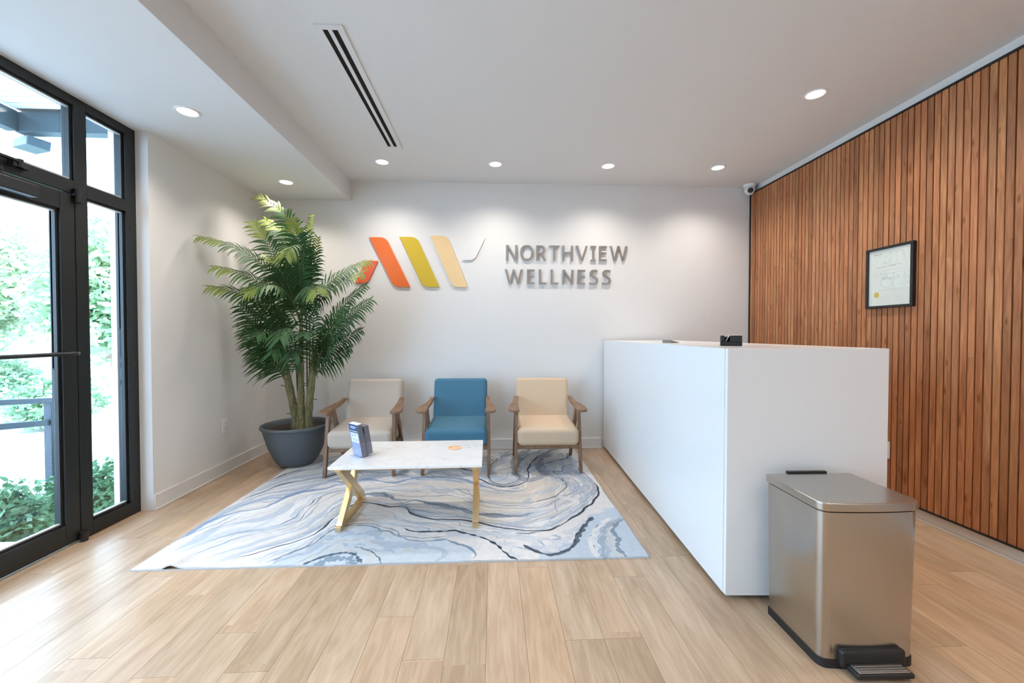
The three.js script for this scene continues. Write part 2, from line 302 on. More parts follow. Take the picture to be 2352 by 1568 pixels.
{
  const o = thing('framed_certificate', 'black framed paper certificate with gold seal hung on the slats', 'certificate', [XR - 0.033, 1.566, -2.615], -Math.PI / 2);
  const W = 0.163, H = 0.208, t = 0.017;
  part('frame', [rbx(-W, W, H - t, H, 0, 0.024, 0.002, 1), rbx(-W, W, -H, -H + t, 0, 0.024, 0.002, 1), rbx(-W, -W + t, -H + t, H - t, 0, 0.024, 0.002, 1), rbx(W - t, W, -H + t, H - t, 0, 0.024, 0.002, 1)], M.black, o);
  const c = canvasOf(512, 660), g = c.getContext('2d'), r = rng(9); g.fillStyle = '#e9e4da'; g.fillRect(0, 0, 512, 660);
  const scribble = (x, y, w, h, col, lw) => { g.strokeStyle = col; g.lineWidth = lw; g.beginPath(); g.moveTo(x, y); for (let k = 0; k < w; k += 4) g.lineTo(x + k, y + (r() - 0.5) * h); g.stroke(); };
  scribble(60, 50, 110, 22, '#9c98a0', 3); scribble(185, 48, 230, 14, '#bdb8b6', 2);
  scribble(140, 165, 120, 9, '#b9b9a8', 2); scribble(90, 205, 140, 12, '#8f8f86', 3); scribble(250, 200, 90, 12, '#8f8f86', 3); scribble(360, 195, 25, 10, '#8f8f86', 3);
  for (const [x, y, w] of [[80, 250, 380], [60, 285, 400], [60, 310, 200]]) scribble(x, y, w, 9, '#b8b3bd', 2);
  scribble(170, 345, 150, 40, '#8d8a90', 2); scribble(420, 350, 40, 14, '#a5a2a6', 2);
  for (const [x, y, w] of [[300, 420, 130], [70, 480, 360], [90, 560, 180], [110, 590, 120], [320, 570, 80], [320, 600, 70]]) scribble(x, y, w, 5, '#c4beb0', 2);
  g.fillStyle = '#d9bd45'; g.beginPath(); g.arc(100, 530, 34, 0, 7); g.fill();
  const ct = new THREE.CanvasTexture(c); ct.colorSpace = THREE.SRGBColorSpace;
  const pl = new THREE.PlaneGeometry(2 * (W - t), 2 * (H - t)); pl.translate(0, 0, 0.012); part('paper', pl, std(lin(1, 1, 1), 0.7, { map: ct }), o);
  part('backboard', bx(-W + t, W - t, -H + t, H - t, 0.001, 0.01), M.black, o);
  part('glass', bx(-W + t, W - t, -H + t, H - t, 0.014, 0.016), M.glass, o);
}
// ---------------------------------------------------------------- counter
{
  const c = thing('reception_counter', 'tall white reception counter standing against the back wall', 'counter', [1.02, 0, -1.72], -2.8 * Math.PI / 180);
  const W = 0.705, L = 2.40, H = 1.117, b = 0.028, t = 0.022;
  part('end_panel', rbx(0.002, W, b, H, -t, 0, 0.0015, 1), M.laminate, c);
  part('side_panel', rbx(0, t, b, H, -L, -t - 0.0015, 0.0015, 1), M.laminate, c);
  part('back_panel', rbx(W - t, W, b, H, -L, -t - 0.0015, 0.0015, 1), M.laminate, c);
  part('counter_top', rbx(t + 0.001, W - t - 0.001, H - 0.03, H - 0.001, -L, -t - 0.0015, 0.0015, 1), M.laminate, c);
  part('toe_kick', bx(0.05, W - 0.05, 0, b, -L, -0.05), M.black, c);
}
{
  const o = thing('receipt_printer', 'small black desk device with a white paper strip on the counter', 'device', [1.30, 1.116, -2.16], -0.5);
  part('body', [rbx(-0.052, 0.052, 0, 0.022, -0.045, 0.045, 0.003, 1), rbx(-0.052, -0.032, 0.022, 0.056, -0.045, 0.045, 0.003, 1), rbx(-0.006, 0.052, 0.022, 0.056, -0.045, 0.045, 0.003, 1), rbx(-0.032, -0.006, 0.022, 0.05, -0.045, -0.01, 0.003, 1)], M.black, o);
  part('paper', [bar([-0.026, 0.024, 0.018], [-0.008, 0.0585, 0.018], 0.05, 0.0016, [0, 0, 1]), bx(-0.008, 0.05, 0.0575, 0.0592, -0.007, 0.043)], std(lin(0.85, 0.85, 0.83), 0.7), o);
}
{
  const o = thing('tablet_stand', 'thin grey wedge of a desk tablet lying on the counter', 'tablet', [1.28, 1.116, -2.9], 0.25);
  const sh = new THREE.Shape(); sh.moveTo(0, 0); sh.lineTo(0.075, 0); sh.lineTo(0.075, 0.003); sh.lineTo(0, 0.02); sh.closePath();
  part('body', new THREE.ExtrudeGeometry(sh, { depth: 0.09, bevelEnabled: false }).translate(-0.02, 0, -0.045), std(lin(0.22, 0.22, 0.22), 0.5), o);
  part('screen', bar([-0.014, 0.0195, 0], [0.046, 0.006, 0], 0.075, 0.002, [0, 0, 1]), M.blackGloss, o);
}
// ---------------------------------------------------------------- step bin
{
  const o = thing('step_bin', 'brushed stainless steel pedal bin in front of the counter', 'bin', [1.33, 0, -1.497], -0.02);
  const W = 0.362, D = 0.30;
  const outline = (w, d, rf, rb) => { // rounded front corners, slightly bowed front
    const s = new THREE.Shape(), a = w / 2, f = -d / 2, k = d / 2; // shape y = -z
    s.moveTo(-a + rf, f); s.quadraticCurveTo(0, f - 0.014, a - rf, f); s.quadraticCurveTo(a, f, a, f + rf); s.lineTo(a, k - rb); s.quadraticCurveTo(a, k, a - rb, k); s.lineTo(-a + rb, k); s.quadraticCurveTo(-a, k, -a, k - rb); s.lineTo(-a, f + rf); s.quadraticCurveTo(-a, f, -a + rf, f); return s;
  };
  const prism = (w, d, y0, y1, taper = 1, rf = 0.04, bev = 0) => {
    const g = new THREE.ExtrudeGeometry(outline(w, d, rf, 0.012), { depth: y1 - y0 - 2 * bev, steps: 1, bevelEnabled: bev > 0, bevelSize: bev, bevelThickness: bev, bevelSegments: 3, bevelOffset: -bev, curveSegments: 14 });
    g.rotateX(-Math.PI / 2); g.translate(0, y0 + bev, 0); const p = g.attributes.position;
    for (let i = 0; i < p.count; i++) { const k = 1 + (taper - 1) * (1 - (p.getY(i) - y0) / (y1 - y0)); p.setX(i, p.getX(i) * k); p.setZ(i, p.getZ(i) * k); }
    return g;
  };
  part('base', prism(W * 0.965, D * 0.965, 0, 0.03), M.black, o);
  part('body', prism(W - 0.006, D - 0.006, 0.03, 0.555, 0.965), M.steel, o);
  part('gasket', prism(W - 0.02, D - 0.02, 0.555, 0.559), M.blackMatte, o);
  part('lid', prism(W + 0.006, D + 0.004, 0.559, 0.590, 1, 0.04, 0.004), M.steel, o);
  part('hinge_cover', rbx(-0.085, 0.085, 0.566, 0.597, -D / 2 - 0.018, -D / 2 - 0.002, 0.003, 1), M.black, o);
  part('pedal_surround', [rbx(-0.115, 0.115, 0.012, 0.076, D / 2 - 0.01, D / 2 + 0.018, 0.012, 3)], M.black, o);
  const pd = part('pedal', rbx(-0.1, 0.1, 0.012, 0.03, D / 2 + 0.012, D / 2 + 0.062, 0.006, 2), M.black, o);
  part('pedal_plate', [rbx(-0.09, 0.09, 0.03, 0.0335, D / 2 + 0.018, D / 2 + 0.056, 0.0015, 1)].concat([0.024, 0.034, 0.044].map((z) => rbx(-0.085, 0.085, 0.0335, 0.0355, D / 2 + z, D / 2 + z + 0.006, 0.0008, 1))), std(lin(0.6, 0.6, 0.6), 0.3, { metalness: 1 }), pd);
}
// ---------------------------------------------------------------- rug
const RX0 = -1.80, RX1 = 0.82, RZ0 = -4.09, RZ1 = -2.08, RUG_H = 0.009;
{
  const S = 720, w = Math.round((RX1 - RX0) * S), h = Math.round((RZ1 - RZ0) * S), c = canvasOf(w, h), g = c.getContext('2d'), r = rng(31);
  const px = ([x, z]) => [(x - RX0) * S, (z - RZ0) * S];
  g.fillStyle = '#e6e2df'; g.fillRect(0, 0, w, h);
  const K = {
    K0: [[-0.97, -2.08], [-0.90, -2.15], [-0.83, -2.19], [-0.75, -2.18], [-0.67, -2.08]],
    K0b: [[-0.77, -2.25], [-0.70, -2.22], [-0.61, -2.14], [-0.57, -2.08]],
    K1: [[-1.17, -2.10], [-1.09, -2.19], [-1.01, -2.28], [-0.97, -2.43], [-0.89, -2.50], [-0.77, -2.49], [-0.64, -2.42], [-0.50, -2.32], [-0.39, -2.30], [-0.27, -2.30], [-0.16, -2.24], [-0.10, -2.15], [-0.13, -2.09]],
    K2: [[-0.55, -2.46], [-0.46, -2.40], [-0.34, -2.40], [-0.22, -2.40], [-0.10, -2.34], [-0.01, -2.26], [0.05, -2.16], [0.13, -2.07]],
    K3: [[-1.40, -2.11], [-1.27, -2.21], [-1.09, -2.35], [-1.03, -2.46], [-1.02, -2.61], [-0.96, -2.81], [-0.83, -2.83], [-0.72, -2.77], [-0.60, -2.76], [-0.53, -2.65], [-0.40, -2.57], [-0.15, -2.53], [0.02, -2.44], [0.26, -2.38], [0.40, -2.44], [0.59, -2.64], [0.74, -2.85], [0.79, -3.01], [0.78, -3.26], [0.75, -3.39], [0.73, -3.51]],
    K4: [[-1.49, -2.15], [-1.36, -2.30], [-1.20, -2.42], [-1.13, -2.56], [-1.11, -2.75], [-1.05, -2.95], [-0.90, -2.99], [-0.78, -2.96], [-0.64, -2.86], [-0.55, -2.86], [-0.40, -2.79], [-0.27, -2.73], [-0.14, -2.64], [-0.01, -2.60], [0.21, -2.60], [0.37, -2.66], [0.55, -2.84], [0.69, -3.02], [0.70, -3.21], [0.63, -3.37], [0.63, -3.55]],
    K5: [[-1.68, -2.20], [-1.53, -2.43], [-1.37, -2.49], [-1.28, -2.58], [-1.27, -2.79], [-1.21, -3.02], [-1.03, -3.08], [-0.87, -3.09], [-0.69, -3.04], [-0.50, -3.03], [-0.30, -3.07], [-0.17, -2.93], [-0.07, -2.81], [0.15, -2.78], [0.34, -2.81], [0.49, -2.94], [0.57, -3.12], [0.54, -3.27], [0.41, -3.44], [0.41, -3.56], [0.53, -3.68]],
    K7: [[-1.80, -2.30], [-1.79, -2.54], [-1.71, -2.71], [-1.58, -2.77], [-1.51, -2.88], [-1.47, -3.03], [-1.29, -3.11], [-1.16, -3.21], [-0.99, -3.29], [-0.81, -3.21], [-0.65, -3.30], [-0.47, -3.32], [-0.29, -3.28], [-0.15, -3.18], [0.0, -3.05], [0.14, -3.0], [0.26, -3.05]],
    K8: [[-1.80, -2.88], [-1.73, -3.02], [-1.68, -3.18], [-1.59, -3.27], [-1.38, -3.36], [-1.25, -3.51], [-1.11, -3.57], [-0.97, -3.68], [-0.72, -3.64], [-0.41, -3.59], [-0.21, -3.47], [-0.1, -3.25], [0.08, -3.08], [0.26, -3.2], [0.3, -3.5], [0.4, -3.8], [0.6, -4.05]],
    K9: [[-1.80, -3.25], [-1.73, -3.48], [-1.59, -3.59], [-1.50, -3.77], [-1.39, -3.90], [-1.15, -3.96], [-0.77, -3.87], [-0.44, -3.79], [-0.10, -3.71], [0.1, -3.86], [0.25, -4.05]],
    K10: [[0.17, -2.23], [0.23, -2.15], [0.32, -2.12], [0.40, -2.16], [0.46, -2.24], [0.51, -2.36], [0.63, -2.55]],
    K11: [[0.58, -2.07], [0.62, -2.25], [0.69, -2.41], [0.81, -2.53]], K12: [[0.69, -2.07], [0.70, -2.25], [0.72, -2.38], [0.83, -2.53]], K13: [[0.53, -2.07], [0.55, -2.23], [0.61, -2.39], [0.74, -2.53]],
    U: [[0.19, -4.05], [0.03, -3.77], [-0.04, -3.52], [-0.04, -3.32], [0.02, -3.15], [0.13, -3.15], [0.21, -3.28], [0.19, -3.51], [0.31, -3.86], [0.56, -4.10]],
    U2: [[0.72, -3.95], [0.68, -3.77], [0.45, -3.62], [0.38, -3.50], [0.42, -3.35], [0.54, -3.24], [0.57, -3.09]]
  };
  const sampled = (k, n = 160) => new THREE.SplineCurve(k.map((p) => new THREE.Vector2(...p))).getSpacedPoints(n).map((p) => [p.x, p.y]);
  const wob = (p, amp, seed) => [p[0] + amp * fbm(p[0] * 5 + seed, p[1] * 5), p[1] + amp * fbm(p[0] * 5, p[1] * 5 + seed + 40)];
  function line(pts, col, width, amp = 0.012, seed = 0, alpha = 1) {  // a ragged yarn line of varying width
    g.fillStyle = col; g.globalAlpha = alpha;
    const up = [], dn = [];
    pts.forEach((p, i) => {
      const q = px(wob(p, amp, seed)), a = px(wob(pts[Math.max(0, i - 1)], amp, seed)), b = px(wob(pts[Math.min(pts.length - 1, i + 1)], amp, seed)), dx = b[0] - a[0], dy = b[1] - a[1], l = Math.hypot(dx, dy) || 1;
      const wd = width * S * (0.55 + 0.45 * N2(i / 14 + seed * 3, seed)) * Math.min(1, i / 8, (pts.length - 1 - i) / 8) * (0.94 + 0.12 * r());
      up.push([q[0] - dy / l * wd / 2, q[1] + dx / l * wd / 2]); dn.push([q[0] + dy / l * wd / 2, q[1] - dx / l * wd / 2]);
    });
    g.beginPath(); up.forEach((p, i) => i ? g.lineTo(...p) : g.moveTo(...p)); dn.reverse().forEach((p) => g.lineTo(...p)); g.closePath(); g.fill(); g.globalAlpha = 1;
  }
  const P = Object.fromEntries(Object.entries(K).map(([k, v]) => [k, sampled(v)]));
  const cols = ['#bcc5d2', '#d2d5da', '#9fabbd', '#dcdad8', '#aebaca', '#cfcac6', '#8494ab', '#eeebe8', '#ebe8e5', '#7b8798'];
  const between = (a, b, n, seed, wmul = 1) => { for (let i = 0; i < n; i++) { const t = i / n + (r() - 0.5) * 0.5 / n, broad = i % 4 === 1, pts = a.map((p, k) => { const s = t + 0.13 * N1(k / 30 + seed, i * 0.35); return [p[0] + (b[k][0] - p[0]) * s, p[1] + (b[k][1] - p[1]) * s]; }); const i0 = Math.floor(r() * r() * 60), i1 = 160 - Math.floor(r() * r() * 60); broad ? line(pts, ['#b4c1d2', '#c6cdd6', '#f0eeec', '#a7b4c6', '#d8d3ce'][Math.floor(r() * 5)], 0.05 + r() * 0.06, 0.02, seed + i * 0.37, 0.55) : line(pts.slice(i0, i1), cols[Math.floor(r() * cols.length)], (0.005 + r() * r() * 0.05) * wmul, 0.016, seed + i * 0.37, 0.8); } };
  // broad tinted fields
  const field = (pts, col) => { g.fillStyle = col; g.beginPath(); sampled(pts, 120).map((p) => px(wob(p, 0.05, 3.3))).forEach((p, i) => i ? g.lineTo(...p) : g.moveTo(...p)); g.closePath(); g.fill(); };
  field([...K.K1, [-0.2, -1.95], [-1.3, -1.95]], '#cdd6de'); field([[0.18, -2.0], [0.36, -2.2], [0.5, -2.3], [0.56, -2.5], [0.7, -2.62], [0.9, -2.66], [0.95, -2.0]], '#c8d2dc'); field([...K.K5.slice(6)], '#d9d3cd');
  between(P.K3, P.K4, 13, 1); between(P.K4, P.K5, 13, 5); between(P.K5, P.K7, 20, 9, 0.8); between(P.K7, P.K8, 22, 13); between(P.K8, P.K9, 20, 17);
  between(P.K9, P.K9.map((p) => [p[0] + 0.2, p[1] - 0.45]), 18, 21); between(P.U, P.U2, 14, 25, 0.8); between(P.K1, P.K3.slice(0, 161), 12, 29); between(P.K0, P.K1, 7, 33, 1.2); between(P.K2, P.K3.map((_, i) => P.K3[Math.floor(75 + i * 0.35)]), 10, 37); between(P.K10, P.K2.map((p) => [p[0] + 0.12, p[1]]).reverse().reverse(), 6, 41); between(P.K13, P.K12, 6, 45, 1.4); between(P.U2, P.K3.slice().reverse().map((p, i, a) => a[Math.floor(i * 0.25)]), 12, 49, 0.8);
  // named bands and dark outlines
  line(P.K4.slice(40, 110), '#8b97a6', 0.075, 0.03, 2, 0.9); line(P.K4.slice(46, 104), '#73808f', 0.04, 0.04, 2.6, 0.8); line(P.K3.slice(30, 80), '#aeb8c6', 0.05, 0.03, 3, 0.8);
  line(P.K7, '#7f96b8', 0.05, 0.02, 4, 0.8); line(P.K5, '#7d838c', 0.013, 0.02, 5); line(P.K1, '#8597ad', 0.024, 0.02, 6); line(P.K0, '#5f6f80', 0.03, 0.01, 7); line(P.K0b, '#6c7680', 0.013, 0.01, 7.4);
  line(P.K0.map((p) => [p[0] * 0.9 - 0.08, p[1] + 0.05]), '#7f93a8', 0.07, 0.02, 7.9, 0.8);
  line(P.K2, '#3d4550', 0.024, 0.015, 8); line(P.K3, '#3f4651', 0.022, 0.012, 9); line(P.K3.map((p) => [p[0] - 0.012, p[1] - 0.04]), '#a6aebb', 0.03, 0.012, 9.5, 0.8);
  line(P.K8, '#3a4862', 0.022, 0.015, 10); line(P.K9, '#4d5f80', 0.022, 0.02, 11); line(P.K10, '#5d6b79', 0.045, 0.012, 12); line(P.K10, '#444e59', 0.02, 0.014, 12.5);
  line(P.K11, '#a9b3bf', 0.05, 0.02, 13); line(P.K12, '#8b9aab', 0.04, 0.025, 14); line(P.K13, '#e9e6e2', 0.035, 0.02, 15); line(P.U, '#4a5058', 0.014, 0.012, 16); line(P.U.map((p) => [p[0] * 0.97 + 0.004, p[1] + 0.05]), '#7d8590', 0.012, 0.015, 17); line(P.U2, '#555c66', 0.014, 0.012, 18);
  line(P.U.map((p) => [p[0] + 0.22, p[1] - 0.1]), '#8e98a3', 0.12, 0.03, 19, 0.7);
  // yarn mottling
  const id = g.getImageData(0, 0, w, h), d = id.data;
  for (let j = 0; j < h; j++) for (let i = 0; i < w; i++) { const k = (j * w + i) * 4, n = (r() - 0.5) * 15 + N1(i / 6, j / 6) * 5 + N2(i / 40, j / 40) * 4; d[k] += n; d[k + 1] += n; d[k + 2] += n; }
  g.putImageData(id, 0, 0);
  const t = new THREE.CanvasTexture(c); t.colorSpace = THREE.SRGBColorSpace; t.anisotropy = 8;
  const geo = new THREE.BoxGeometry(RX1 - RX0, RUG_H, RZ1 - RZ0, 180, 1, 120); geo.translate((RX0 + RX1) / 2, RUG_H / 2, (RZ0 + RZ1) / 2);
  const p = geo.attributes.position, uv = geo.attributes.uv;
  for (let i = 0; i < p.count; i++) {
    const x = p.getX(i), z = p.getZ(i); uv.setXY(i, (x - RX0) / (RX1 - RX0), (RZ1 - z) / (RZ1 - RZ0));
    const ridge = 0.02 * Math.exp(-(((x + 1.615) / 0.035) ** 2)) * Math.exp(-(((z - RZ1) / 0.14) ** 2)) + 0.004 * Math.exp(-(((x + 1.5) / 0.12) ** 2)) * Math.exp(-(((z - RZ1) / 0.1) ** 2));
    p.setY(i, p.getY(i) + ridge); p.setX(i, x + 0.006 * fbm(z * 2, 3)); p.setZ(i, z + (z > -2.2 ? 0.008 * fbm(x * 2, 7) : 0));
  }
  geo.computeVertexNormals();
  const rug = thing('area_rug', 'large rug patterned with grey, blue and white marble swirls', 'rug');
  part('pile', geo, phys(lin(0.88, 0.88, 0.88), 0.95, { map: t, bumpMap: weave, bumpScale: 0.001, sheen: 0.2, sheenRoughness: 0.7 }), rug);
  part('binding', [bx(RX0, RX1, 0.0, 0.006, RZ1, RZ1 + 0.004), bx(RX1 + 0.004, RX1 + 0.008, 0, 0.006, RZ0, RZ1), bx(RX0 - 0.008, RX0 - 0.004, 0, 0.006, RZ0, RZ1)], cloth(lin(0.5, 0.5, 0.5)), rug);
}
// ---------------------------------------------------------------- armchairs
function armchair(label, x, z, turn, fabric) {
  const o = thing('armchair', label, 'chair', [x, RUG_H + 0.0004, z], turn, 'three wooden armchairs against the wall');
  const soft = (w, h, d, r, puff) => { const g = new RoundedBoxGeometry(w, h, d, 8, r), p = g.attributes.position; for (let i = 0; i < p.count; i++) { const a = p.getX(i) / w * 2, b = p.getZ(i) / d * 2, c = p.getY(i) / h * 2; const k = (1 - a * a * 0.9) * (1 - b * b * 0.9); p.setY(i, p.getY(i) + (c > 0 ? puff * k : -0.2 * puff * k)); p.setX(i, p.getX(i) * (1 + 0.015 * (1 - c * c))); } g.computeVertexNormals(); return metres(g); };
  const seat = soft(0.515, 0.15, 0.56, 0.04, 0.016); seat.rotateX(0.07); seat.translate(0, 0.318, -0.052);
  part('seat', seat, fabric, o);
  const back = soft(0.5, 0.115, 0.40, 0.035, 0.014); back.rotateX(Math.PI / 2 - 0.30); back.translate(0, 0.545, -0.305);
  part('backrest', back, fabric, o);
  for (const s of [-1, 1]) {
    part('leg', footed(bar([s * 0.276, -0.004, 0.2225], [s * 0.268, 0.522, 0.14], 0.026, 0.032, [1, 0, 0], 0.028, 0.052)), M.walnut, o);
    part('leg', footed(bar([s * 0.272, -0.01, -0.276], [s * 0.268, 0.530, 0.055], 0.026, 0.030, [1, 0, 0], 0.028, 0.05)), M.walnut, o);
    const sh = new THREE.Shape(); // plan of the paddle arm, x outwards, y = -z
    sh.moveTo(-0.02, -0.225); sh.bezierCurveTo(0.02, -0.232, 0.05, -0.225, 0.056, -0.19); sh.bezierCurveTo(0.062, -0.12, 0.045, -0.02, 0.02, 0.07); sh.bezierCurveTo(0.006, 0.13, 0.002, 0.2, 0, 0.235); sh.lineTo(-0.03, 0.235); sh.bezierCurveTo(-0.03, 0.12, -0.02, 0.0, -0.022, -0.1); sh.bezierCurveTo(-0.026, -0.17, -0.03, -0.215, -0.02, -0.225);
    const g = new THREE.ExtrudeGeometry(sh, { depth: 0.014, bevelEnabled: true, bevelSize: 0.004, bevelThickness: 0.004, bevelSegments: 2, curveSegments: 10 });
    g.rotateX(-Math.PI / 2); const p = g.attributes.position; for (let i = 0; i < p.count; i++) p.setY(i, p.getY(i) + (p.getZ(i) < -0.05 ? 0.5 * (p.getZ(i) + 0.05) ** 2 : 0));
    if (s < 0) { g.scale(-1, 1, 1); const q = g.attributes.position, t = [0, 0, 0]; const ar = q.array, ua = g.attributes.uv.array; for (let i = 0; i < q.count; i += 3) for (let c = 0; c < 3; c++) { const a = ar[(i + 1) * 3 + c]; ar[(i + 1) * 3 + c] = ar[(i + 2) * 3 + c]; ar[(i + 2) * 3 + c] = a; } g.computeVertexNormals(); }
    g.rotateX(0.07); g.translate(s * 0.274, 0.532, 0.0); part('armrest', metres(g), M.walnut, o);
    part('side_rail', bar([s * 0.262, 0.235, 0.19], [s * 0.262, 0.205, -0.2], 0.022, 0.04, [1, 0, 0]), M.walnut, o);
    part('back_post', bar([s * 0.235, 0.20, -0.23], [s * 0.235, 0.66, -0.40], 0.022, 0.03, [1, 0, 0]), M.walnut, o);
  }
  part('front_rail', rbx(-0.262, 0.262, 0.198, 0.238, 0.17, 0.195, 0.004, 1), M.walnut, o);
  part('rear_rail', rbx(-0.262, 0.262, 0.185, 0.22, -0.215, -0.19, 0.004, 1), M.walnut, o);
  part('back_rail', bar([-0.235, 0.62, -0.385], [0.235, 0.62, -0.385], 0.03, 0.018, [0, 1, 0]), M.walnut, o);
}
const beige = cloth(lin(0.50, 0.43, 0.36)), blue = cloth(lin(0.06, 0.175, 0.265)), cream = cloth(lin(0.62, 0.47, 0.325));
armchair('greyish beige armchair with wooden arms beside the potted palm', -1.105, -3.575, 0.03, beige);
armchair('blue armchair with wooden arms between the two beige ones', -0.312, -3.59, 0, blue);
armchair('cream armchair with wooden arms nearest the white counter', 0.467, -3.60, -0.01, cream);
// ---------------------------------------------------------------- coffee table
{
  const o = thing('coffee_table', 'marble topped coffee table on crossed brass legs', 'table', [-0.518, RUG_H + 0.0004, -2.665], 0.012);
  const marble = dataTex(1024, 640, (i, j) => {
    const x = i / 1024, y = j / 640 * 0.62, q = x * 0.8 + y * 1.4 + 0.35 * fbm(x * 3, y * 3), v1 = Math.abs(fbm(q * 2.2, y * 2 - x)), v2 = Math.abs(fbm(x * 6 + 7, y * 7 + q));
    const vein = Math.max(0, 1 - v1 * 16) * Math.max(0, fbm(x * 2.5 + 4, y * 2.5 + 2) + 0.25) + 0.25 * Math.max(0, 1 - v2 * 22) * Math.max(0, fbm(x * 3, y * 3 + 9)); const cl = fbm(x * 2 + 1, y * 2) * 5;
    return [238 + cl - vein * 42, 236 + cl - vein * 42, 234 + cl - vein * 38];
  });
  const W = 0.447, D = 0.281, y1 = 0.398;
  const top = new RoundedBoxGeometry(2 * W, 0.016, 2 * D, 2, 0.002).translate(0, y1 - 0.008, 0); { const p = top.attributes.position, uv = top.attributes.uv; for (let i = 0; i < p.count; i++) uv.setXY(i, (p.getX(i) + W) / (2 * W), (p.getZ(i) + D) / (2 * D)); }
  part('table_top', top, phys(lin(1, 1, 1), 0.2, { map: marble, clearcoat: 0.3, clearcoatRoughness: 0.1 }), o);
  part('apron', rbx(-W + 0.006, W - 0.006, y1 - 0.021, y1 - 0.016, -D + 0.006, D - 0.006, 0.001, 1), M.gold, o);
  for (const s of [-1, 1]) {
    const x = s * 0.405, w = 0.036;
    part('cross_bar', footed(bar([x, 0.03, -0.22], [x, y1 - 0.035, 0.2], w, 0.055, [1, 0, 0])), M.gold, o);
    part('cross_bar', footed(bar([x, 0.0, 0.215], [x, y1 - 0.035, -0.2], w - 0.001, 0.055, [1, 0, 0])), M.gold, o);
    part('foot_bar', rbx(x - w / 2, x + w / 2, 0, 0.028, -0.25, 0.243, 0.003, 1), M.gold, o);
    part('top_bar', rbx(x - w / 2, x + w / 2, y1 - 0.045, y1 - 0.021, -0.24, 0.24, 0.003, 1), M.gold, o);
  }
}
const TT = 0.3985 + RUG_H;
{
  const o = thing('coaster', 'round peach patterned coaster on the marble table', 'coaster', [-0.262, TT, -2.745]);
  part('disc', cyl(0.048, 0.006, 0, 0.003, 0, 'y', 40), std(lin(0.83, 0.56, 0.36), 0.5), o);
  const rg = new THREE.RingGeometry(0.02, 0.034, 32, 1, 0.3, 3.4); rg.rotateX(-Math.PI / 2); rg.translate(0, 0.0064, 0); part('print', rg, std(lin(0.72, 0.36, 0.12), 0.5), o);
}
{
  const P0 = [-0.845, TT, -2.60], turn = -0.72;
  const acr = phys(lin(0.97, 0.98, 1), 0.02, { transmission: 1, thickness: 0, ior: 1.49 });
  const o = thing('brochure_holder', 'clear acrylic brochure holder on the marble table', 'holder', P0, turn);
  const tilt = (g, z = 0) => { g.rotateX(0.17); g.translate(0, 0, z); return g; };
  part('base', rbx(-0.055, 0.055, 0.0, 0.003, -0.085, 0.045, 0.001, 1), acr, o);
  part('back_plate', tilt(bx(-0.055, 0.055, 0.004, 0.17, 0.016, 0.0185), 0), acr, o);
  part('pocket', [tilt(bx(-0.055, 0.055, 0.004, 0.08, -0.022, -0.0195), 0), tilt(bx(-0.055, 0.055, 0.004, 0.07, -0.066, -0.0635), 0)], acr, o);
  part('side', [tilt(bx(-0.055, -0.0525, 0.004, 0.09, -0.0635, 0.016), 0), tilt(bx(0.0525, 0.055, 0.004, 0.09, -0.0635, 0.016), 0)], acr, o);
  const c = canvasOf(200, 420), g = c.getContext('2d'), r = rng(8); g.fillStyle = '#8fa3c9'; g.fillRect(0, 0, 200, 420); g.fillStyle = '#37507e'; g.fillRect(0, 0, 200, 110); g.fillStyle = '#e9eef3'; g.fillRect(14, 112, 172, 130);
  g.fillStyle = '#c7d3e8'; g.fillRect(30, 28, 130, 12); g.fillRect(45, 50, 90, 8); g.fillStyle = '#dfe6f0'; g.fillRect(10, 88, 180, 7); g.fillStyle = '#b9c0c6'; for (const [a, b] of [[60, 150], [120, 140], [70, 200], [130, 205]]) { g.beginPath(); g.arc(a, b, 16, 0, 7); g.fill(); }
  g.fillStyle = '#b4c3e2'; for (let k = 0; k < 7; k++) g.fillRect(24, 262 + k * 20, 90 + r() * 60, 5);
  const tx = new THREE.CanvasTexture(c); tx.colorSpace = THREE.SRGBColorSpace;
  const cover = std(lin(1, 1, 1), 0.35, { map: tx }), edge = std(lin(0.16, 0.16, 0.2), 0.6), white = std(lin(0.75, 0.75, 0.76), 0.6);
  const stack = (label, z0, z1, h, hide) => {
    const b = thing('brochure_stack', label, 'brochures', [P0[0], P0[1] + 0.0005, P0[2]], turn);
    part('pages', tilt(bx(-0.049, 0.049, 0.006, h, z0, z1), 0), hide ? edge : white, b);
    part('cover', tilt(new THREE.PlaneGeometry(0.098, h - 0.006).translate(0, (h + 0.006) / 2, z1 + 0.0006), 0), cover, b);
    part('cover_edge', tilt(bx(0.0492, 0.0505, 0.006, h * 0.98, z0, z1), 0), edge, b);
  };
  stack('taller stack of blue and white brochures in the clear holder', -0.017, 0.0145, 0.215, false);
  stack('shorter dark stack of brochures behind the blue ones', -0.060, -0.026, 0.19, true);
}
